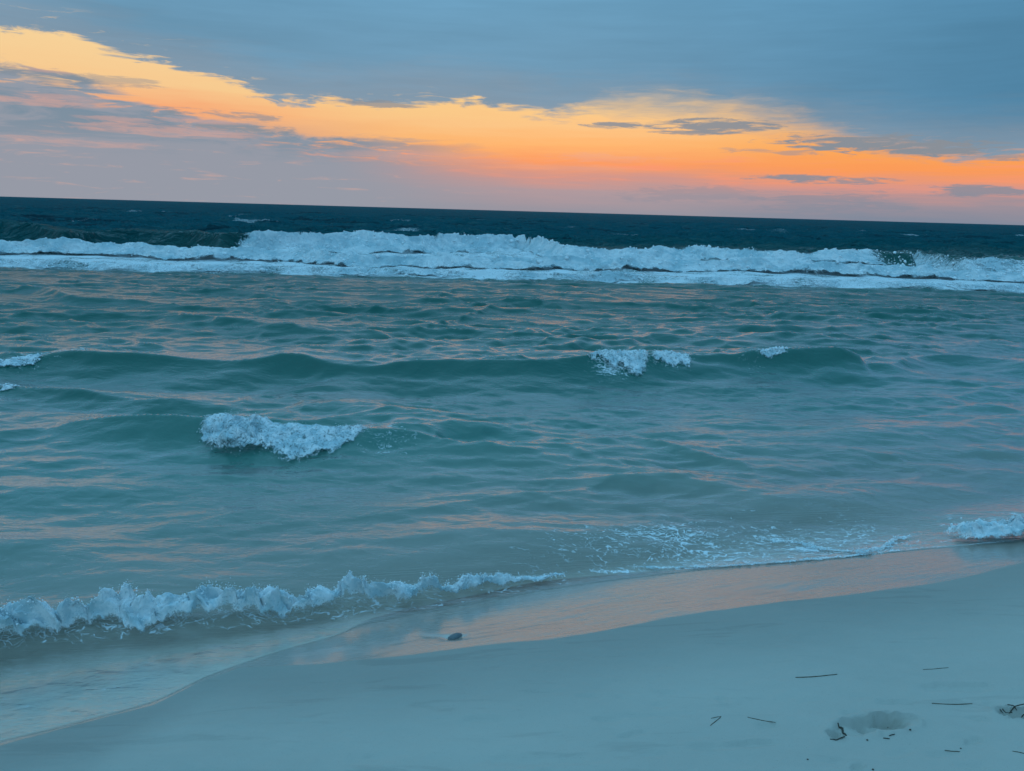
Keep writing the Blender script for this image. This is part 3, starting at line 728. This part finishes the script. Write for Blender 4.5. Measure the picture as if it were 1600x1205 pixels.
# ------------------------------------------------------------------ foam
ICO_V = None
def ico():
    p = (1 + 5 ** 0.5) / 2
    v = np.array([(-1, p, 0), (1, p, 0), (-1, -p, 0), (1, -p, 0), (0, -1, p), (0, 1, p), (0, -1, -p), (0, 1, -p), (p, 0, -1), (p, 0, 1), (-p, 0, -1), (-p, 0, 1)], float)
    v /= np.linalg.norm(v[0])
    f = np.array([(0, 11, 5), (0, 5, 1), (0, 1, 7), (0, 7, 10), (0, 10, 11), (1, 5, 9), (5, 11, 4), (11, 10, 2), (10, 7, 6), (7, 1, 8), (3, 9, 4), (3, 4, 2), (3, 2, 6), (3, 6, 8), (3, 8, 9), (4, 9, 5), (2, 4, 11), (6, 2, 10), (8, 6, 7), (9, 8, 1)])
    return v, f
IV, IF = ico()
def blobs(name, pts, rad, mat, parent):
    n = len(pts)
    jit = RNG.uniform(0.7, 1.3, size=(n, 12, 1)); st = RNG.uniform(0.7, 1.4, size=(n, 1, 3))
    v = pts[:, None, :] + IV[None] * rad[:, None, None] * jit * st
    f = (np.arange(n) * 12)[:, None, None] + IF[None]
    me = np_mesh(name, v.reshape(-1, 3), f.reshape(-1, 3), None)
    return link(name, me, mat, parent, kind='stuff')

def foam_sheet(label, x0, x1, nx, nt, ylow, yup, thick, nscale, mat, n_spray=0, spray_r=0.004, spray_h=0.5, ragged=0.05, lift=0.0, name='wave_foam', fwd=0.5, group=None, ends=0.12, topn=1.0, gain=1.0, mask=None, lumpy=1.0, fade=0.36):
    xs = np.linspace(x0, x1, nx); ts = np.linspace(0, 1, nt)
    X, T = np.meshgrid(xs, ts, indexing='ij')
    yl = ylow(xs) + ragged * (fbm(xs * nscale * 0.35, 1.3, 0.5, 4, 0.6)); yu = yup(xs)
    Y = yl[:, None] * (1 - T) + yu[:, None] * T
    e = np.clip(np.minimum(xs - x0, x1 - xs) / (ends * (x1 - x0)), 0, 1)
    e = sstep(e, 0, 1)[:, None]
    msk = (np.ones_like(xs) if mask is None else mask(xs))[:, None]
    e = e * (0.25 + 0.75 * msk)
    prof = np.clip(np.sin(math.pi * np.clip(T, 0, 1) ** 0.8), 0, 1) ** 0.45
    th = thick(xs)[:, None] * gain
    Z = sea_z(X, Y)
    b = billow(X * nscale * 0.8, Y * nscale * 0.8, Z * nscale * 0.8 + 3.1, 4, 0.45)
    lump = lumpy * fbm(X * nscale * 0.28, Y * nscale * 0.2, 6.6, 3)
    spike = np.clip(fbm(X * nscale * 0.8, Y * nscale * 0.25, 1.6, 3, 0.5), 0, 2)
    hh = th * prof * e * np.clip(0.30 + 0.55 * lump + 1.5 * b + 0.55 * spike * topn * sstep(T, 0.35, 0.8), 0.05, 2.4)
    Z2 = Z + hh + lift
    n1 = fbm(X * nscale * 0.8, Y * nscale * 0.8, 9.2, 3, 0.45); n2 = fbm(X * nscale * 0.8, Y * nscale * 0.8, 21.7, 3, 0.45)
    Y2 = Y - th * prof * e * (fwd * (0.5 + n1 + b))
    X2 = X + th * prof * e * 0.45 * n2
    body = np.clip(1.1 * sstep(T, -0.02, fade) * sstep(T, 1.02, 0.86) * e + 0.12 * lump * e + 0.04, 0, 1) * msk
    me = np_mesh(name, np.stack([X2.ravel(), Y2.ravel(), Z2.ravel()], 1), grid_quads(nx, nt), {'body': body.ravel()})
    o = link(name, me, mat, label=label, category='foam')
    if group: o['group'] = group
    if n_spray:
        i = RNG.integers(0, nx, n_spray); tt = RNG.beta(3, 1.6, n_spray); j = np.clip((tt * (nt - 1)).astype(int), 0, nt - 1)
        ok = (e[i, 0] > 0.25); i = i[ok]; j = j[ok]; n = len(i)
        clump = np.clip(0.3 + 1.6 * pn3(xs[i] * nscale * 0.35, 4.0, 1.0), 0.05, 2)
        up = RNG.exponential(0.30, n) * thick(xs[i]) * spray_h * clump
        p = np.stack([X2[i, j] + RNG.normal(0, .008, n), Y2[i, j] + RNG.normal(0, .012, n), Z2[i, j] + up - 0.002], 1)
        r = spray_r * np.clip(RNG.lognormal(-0.3, 0.55, n), 0.25, 3.0) * np.exp(-up / (thick(xs[i]) + 1e-4) * 0.7)
        blobs('spray', p, r, M_SPRAY, o)
    return o

def low_edge(px):
    P = sorted((lambda p: (p[0], p[1]))(march(a, b, sea_z)) for a, b in px)
    xs = np.array([p[0] for p in P]); ys = np.array([p[1] for p in P])
    return lambda x: np.interp(x, xs, ys)
def xat(px, py, z=0.1): return on_plane(px, py, z)[0]
def off(fn, d): return lambda x: fn(x) + d
def prof_x(pts, z=0.1):
    P = sorted((on_plane(a, b, z)[0], v) for a, b, v in pts); xs = np.array([p[0] for p in P]); vs = np.array([p[1] for p in P])
    return lambda x: np.interp(x, xs, vs)

# the bore rolling up the beach
foam_sheet('long low roll of white foam breaking at the sand edge beside the swash', xat(-260, 970), xat(900, 888), 1500, 70,
           low_edge([(-300, 1034), (0, 1008), (80, 997), (180, 987), (300, 979), (450, 966), (560, 954), (640, 944), (700, 930), (770, 913), (840, 902), (905, 894)]), off(bore_y, 0.08),
           prof_x([(-300, 970, .085), (0, 960, .085), (70, 950, .10), (150, 945, .075), (168, 945, .115), (200, 945, .065), (300, 940, .082), (450, 925, .082), (560, 912, .080), (640, 900, .078), (690, 898, .058), (740, 892, .05), (830, 890, .015), (900, 888, .006)]),
           12.0, M_FOAM_NEAR, 9000, 0.0019, 0.75, 0.05, name='wave_foam', fwd=0.30, ends=0.04, gain=1.95, lumpy=0.35, fade=0.10, topn=0.6)
# the crest crumbling on the small middle wave
foam_sheet('white foam patch crumbling down the small green wave in mid-water', xat(306, 650, .2), xat(584, 658, .2), 520, 70,
           low_edge([(300, 680), (330, 710), (360, 722), (400, 724), (440, 730), (490, 728), (515, 718), (545, 700), (575, 682), (590, 668)]), off(w1[0], 0.05),
           prof_x([(300, 650, .045), (340, 650, .07), (390, 648, .17), (430, 655, .075), (480, 660, .05), (520, 662, .05), (560, 662, .035), (590, 660, .02)], .2),
           12.0, M_FOAM_MID, 2500, 0.0022, 1.0, 0.10, fwd=0.35, ends=0.10, fade=0.42, gain=0.9)
# the long wave's whitecaps
foam_sheet('white foam tongue spilling from the long green wave crest', xat(912, 556, .22), xat(1016, 556, .22), 260, 44,
           low_edge([(905, 562), (930, 576), (960, 589), (990, 596), (1004, 591), (1012, 572), (1020, 558)]), off(w2[0], 0.08),
           prof_x([(905, 556, .04), (950, 556, .07), (1000, 556, .075), (1020, 556, .05)], .22), 9.0, M_FOAM_MID, 900, 0.003, 0.8, 0.20, fwd=0.3, ends=0.14, fade=0.5, gain=0.75)
foam_sheet('smaller white curl of foam beside the spilling tongue on the long wave', xat(1006, 552, .22), xat(1082, 552, .22), 200, 36,
           low_edge([(1000, 560), (1030, 568), (1060, 580), (1075, 579), (1086, 560)]), off(w2[0], 0.06),
           prof_x([(1000, 552, .05), (1060, 552, .06), (1085, 552, .04)], .22), 9.0, M_FOAM_MID, 500, 0.003, 0.8, 0.15, fwd=0.3, ends=0.2, fade=0.5, gain=0.75)
foam_sheet('tiny scrap of foam beside the sharp peak of the long wave', xat(1176, 551, .22), xat(1226, 550, .22), 130, 30,
           low_edge([(1170, 554), (1195, 560), (1215, 563), (1230, 553)]), off(w2[0], 0.05),
           prof_x([(1170, 551, .03), (1215, 551, .045), (1230, 551, .03)], .22), 9.0, M_FOAM_MID, 250, 0.006, 0.5, 0.05, fwd=0.2, ends=0.2)
foam_sheet('lacy foam at the rounded end hump of the long wave', xat(-60, 556, .18), xat(84, 550, .18), 260, 36,
           low_edge([(-70, 574), (0, 577), (40, 576), (75, 568), (90, 554)]), off(w2[0], 0.06),
           prof_x([(-60, 556, .03), (40, 552, .04), (84, 550, .035)], .18), 10.0, M_FOAM_MID, 350, 0.006, 0.5, 0.06, fwd=0.15, ends=0.12)
foam_sheet('small foam lip on the low ripple between the two green waves', xat(-60, 604, .1), xat(28, 602, .1), 160, 30,
           low_edge([(-70, 612), (0, 614), (20, 610), (34, 603)]), off(w2b[0], 0.05),
           prof_x([(-60, 604, .04), (20, 602, .035)], .1), 11.0, M_FOAM_MID, 250, 0.005, 0.5, 0.04, fwd=0.15, ends=0.2)
# the breaking wavelet by the wet sand on the right
foam_sheet('bright foam wavelet curling against the wet sand', xat(1492, 832, .08), xat(1760, 806, .08), 420, 50,
           low_edge([(1485, 848), (1510, 848), (1560, 848), (1600, 847), (1700, 842), (1800, 836)]), off(bore_y, 0.10),
           prof_x([(1490, 830, .07), (1520, 826, .05), (1575, 820, .075), (1640, 815, .08), (1800, 800, .08)]), 12.0, M_FOAM_NEAR, 900, 0.0035, 0.8, 0.03, fwd=0.3, ends=0.05, gain=1.9, lumpy=0.5, fade=0.12)
# thin foam rims left by the spent wash
rim = low_edge([(960, 887), (1060, 888), (1130, 886), (1190, 882), (1260, 876), (1320, 871), (1400, 864)])
foam_sheet('thin white foam rim where the spent wash meets the shining wet sand', xat(965, 887, 0), xat(1396, 864, 0), 900, 16, off(rim, -0.012), off(rim, 0.030), lambda x: 0.011 + 0.006 * pn3(x * 5, 1.0, 1.0), 26.0, M_FOAM_LACE, 0, ragged=0.02, name='foam_rim', fwd=0.4, ends=0.15)
arc = low_edge([(1150, 836), (1200, 846), (1240, 852), (1290, 861), (1340, 866), (1380, 862), (1400, 848), (1440, 838), (1470, 834)])
foam_sheet('wavy white foam line curling behind the rim toward the bright wavelet', xat(1150, 836, 0), xat(1470, 834, 0), 700, 20, off(arc, -0.015), off(arc, 0.075), lambda x: 0.014 + 0.012 * pn3(x * 4, 2.0, 1.0), 22.0, M_FOAM_LACE, 120, 0.002, 0.5, ragged=0.05, name='foam_rim', fwd=0.4, ends=0.25)
# the outer surf
XL, XR = -30.0, 34.0
def a_thick(x):
    n = 0.5 + 0.5 * pn3(x * 0.45, 2.0, 8.0)
    return 0.13 * (0.6 + 0.8 * n) * (1 - 0.8 * np.exp(-((x - 17.2) / 1.3) ** 2))
foam_sheet('tallest white ridge of broken surf beneath the dark open sea', xat(345, 374, .6), XR, 1500, 40, off(sA[0], -1.9), off(sA[0], 0.25), a_thick, 1.9, M_FOAM_FAR, 2600, 0.028, 0.5, 0.5, fwd=0.6, ends=0.02,
           mask=lambda x: 1 - 0.95 * np.exp(-((x - 16.0) / 0.9) ** 2) - 0.5 * sstep(x, 16, 18) * np.clip(0.6 + pn3(x * 0.9, 3.0, 2.0), 0, 1))
foam_sheet('middle band of tumbling white surf in front of the tallest ridge', XL, XR, 1700, 32, off(sB[0], -1.1), off(sB[0], 0.3), lambda x: 0.16 * (0.7 + 0.7 * np.clip(0.5 + pn3(x * 0.4, 5.0, 1.0), 0, 1)), 2.4, M_FOAM_FAR, 1500, 0.03, 0.4, 0.4, fwd=0.5, ends=0.02)
foam_sheet('thin leading edge of white surf washing over teal shallows', XL, XR, 1700, 24, off(sC[0], -0.6), off(sC[0], 0.15), lambda x: 0.075 * (0.6 + 0.9 * np.clip(0.5 + pn3(x * 0.5, 9.0, 1.0), 0, 1)), 3.0, M_FOAM_FAR, 700, 0.02, 0.3, 0.25, fwd=0.5, ends=0.02, mask=lambda x: np.clip(0.62 + 0.75 * pn3(x * 0.55, 3.0, 6.0), 0.15, 1))

# ------------------------------------------------------------------ things on the sand
def sand_hit(px, py): return march(px, py, lambda x, y: sand_z(np.array(x), np.array(y)), 1.5, 8.0, 5000)
def tube(pts, rad, sides=7):
    pts = np.array(pts, float); n = len(pts); co = []; 
    for i in range(n):
        t = pts[min(i + 1, n - 1)] - pts[max(i - 1, 0)]; t /= np.linalg.norm(t) + 1e-9
        a = np.cross(t, (0, 0, 1.0)); a /= np.linalg.norm(a) + 1e-9; b = np.cross(a, t)
        for k in range(sides):
            th = 2 * math.pi * k / sides; co.append(pts[i] + rad[i] * (a * math.cos(th) + b * math.sin(th)))
    f = []
    for i in range(n - 1):
        for k in range(sides):
            k2 = (k + 1) % sides; f.append((i * sides + k, i * sides + k2, (i + 1) * sides + k2, (i + 1) * sides + k))
    f.append(tuple(range(sides))[::-1]); f.append(tuple((n - 1) * sides + k for k in range(sides)))
    return co, f
def stem(name, pix, rad, label, cat, mat=None, group=None, bend=0.0, arch=0.0):
    """a stem lying on the sand through the given pixels"""
    rad *= 0.85
    P = [sand_hit(*p) for p in pix]; mid = sum(P) / len(P)
    k = 11; path = []
    s = np.linspace(0, len(P) - 1, k)
    for q in s:
        i = min(int(q), len(P) - 2); w = q - i; p = P[i] * (1 - w) + P[i + 1] * w
        p = p + np.array([0, bend * math.sin(math.pi * q / (len(P) - 1)), 0])
        z = float(sand_z(np.array([p[0]]), np.array([p[1]]))[0])
        path.append((p[0], p[1], z + rad * 0.75 + arch * math.sin(math.pi * q / (len(P) - 1))))
    path = np.array(path)
    rr = [rad * (0.55 + 0.45 * math.sin(math.pi * (0.15 + 0.75 * i / (k - 1)))) * random.uniform(0.85, 1.15) for i in range(k)]
    base = np.array([mid[0], mid[1], path[:, 2].min()])
    co, f = tube(path - base, rr)
    me = bpy.data.meshes.new(name); me.from_pydata([tuple(c) for c in co], [], f); me.update()
    for p in me.polygons: p.use_smooth = True
    o = link(name, me, mat or M_STRAW, label=label, category=cat); o.location = base
    if group: o['group'] = group
    return o
G1 = 'dry stems scattered on the sand'
stem('dry_stem', [(1243, 1059), (1275, 1057.5), (1308, 1054)], .0022, 'longest dark dry stem lying by itself on smooth sand near the damp strip', 'stem', group=G1)
stem('dry_stem', [(1442, 1047), (1482, 1043.5)], .0013, 'thinnest faint dry stem lying on sand between damp strip and straight stem', 'stem', group=G1)
stem('dry_stem', [(1456, 1099.5), (1490, 1101), (1519, 1100)], .0019, 'straight dark dry stem on sand beside the footprint', 'stem', group=G1)
stem('dry_stem', [(1110, 1134), (1126, 1121)], .0015, 'steeper leg of two short stems crossing as an arrowhead', 'stem', group=G1)
stem('dry_stem', [(1111, 1123), (1127, 1120)], .0013, 'flatter leg of two short stems crossing as an arrowhead', 'stem', group=G1)
stem('dry_stem', [(1168, 1121), (1190, 1126), (1212, 1130)], .0014, 'thin slanting dry stem between arrowhead stems and footprint', 'stem', group=G1)
stem('dry_stem', [(1476, 1173), (1500, 1175)], .0016, 'short dry stem with an upturned tip below the footprint', 'stem', group=G1)
stem('dry_stem', [(1582, 1174), (1604, 1179)], .0015, 'dry stem half out of view under the twig tangle', 'stem', group=G1)
stem('driftwood_twig', [(1309, 1131), (1316, 1139), (1322, 1150)], .0040, 'thick dark twig standing across the heel of the footprint', 'twig', M_BARK)
stem('driftwood_twig', [(1297, 1156), (1306, 1157), (1320, 1152)], .0026, 'curved dark twig along the lower rim of the footprint heel', 'twig', M_BARK)
stem('driftwood_twig', [(1380, 1154), (1390, 1155)], .0022, 'stubby dark twig fragment below the footprint hollow', 'twig', M_BARK)
stem('driftwood_twig', [(1389, 1151), (1398, 1148)], .0022, 'tilted dark twig crumb at the footprint lower rim', 'twig', M_BARK)
stem('driftwood_twig', [(1562, 1110), (1600, 1104), (1625, 1101)], .0024, 'long twig lying across the top of the twig tangle', 'twig', M_BARK, arch=.008)
stem('driftwood_twig', [(1574, 1102), (1588, 1112)], .0022, 'short twig crossing beneath the long one in the tangle', 'twig', M_BARK, arch=.006)
stem('driftwood_twig', [(1566, 1110), (1578, 1117), (1600, 1119)], .0032, 'bent twig lying lowest in the twig tangle', 'twig', M_BARK)
for k, (px, py, r, lab) in enumerate([(1387, 1137, .0034, 'dark grain inside the footprint hollow'), (1422, 1141, .0034, 'dark grain just outside the footprint toe'), (1355, 1157, .0036, 'dark grain below the footprint arch'),
                       (1262, 1187, .0026, 'lone dark grain on bare sand well away from the footprint'), (1364, 1203, .0034, 'dark grain beside the shallow scuff past the footprint'), (1501, 1170, .0026, 'dark grain touching the upturned stem tip')]):
    p = sand_hit(px, py)
    v = IV * r * RNG.uniform(0.75, 1.25, (12, 1)) * np.array([1.2, 1.0, 0.8])
    me = bpy.data.meshes.new('sand_pebble'); me.from_pydata([tuple(c) for c in v], [], [tuple(int(i) for i in t) for t in IF]); me.update()
    o = link('sand_pebble', me, M_BARK, label=lab, category='pebble', group='dark grains around the footprint'); o.location = (p[0], p[1], p[2] + r * 0.5)

# shell half buried in the wet strip
def build_shell():
    p = sand_hit(711, 996)
    nu, nv = 40, 12; co = []; f = []
    for j in range(nv):
        v = j / (nv - 1)
        for i in range(nu):
            a = 2 * math.pi * i / nu
            rib = 1 + 0.05 * math.cos(a * 12) * v
            rr = v ** 0.8 * rib * (1 + 0.10 * math.sin(a * 2 + 0.5) + 0.06 * math.sin(3 * a))
            co.append((0.034 * rr * math.cos(a), 0.024 * rr * math.sin(a) - 0.006 * (1 - v), 0.022 * (1 - v ** 2.0) ** 0.75 - 0.004 + 0.0016 * math.sin(v * 22) * v))
    for j in range(nv - 1):
        for i in range(nu):
            i2 = (i + 1) % nu; f.append((j * nu + i, (j + 1) * nu + i, (j + 1) * nu + i2, j * nu + i2))
    me = bpy.data.meshes.new('shell'); me.from_pydata(co, [], f); me.update()
    for q in me.polygons: q.use_smooth = True
    o = link('shell', me, M_SHELL, label='dark slate shell half buried in the shining wet sand', category='shell')
    o.location = (p[0], p[1], p[2]); o.rotation_euler = (math.radians(8), math.radians(-6), 0.4)
build_shell()
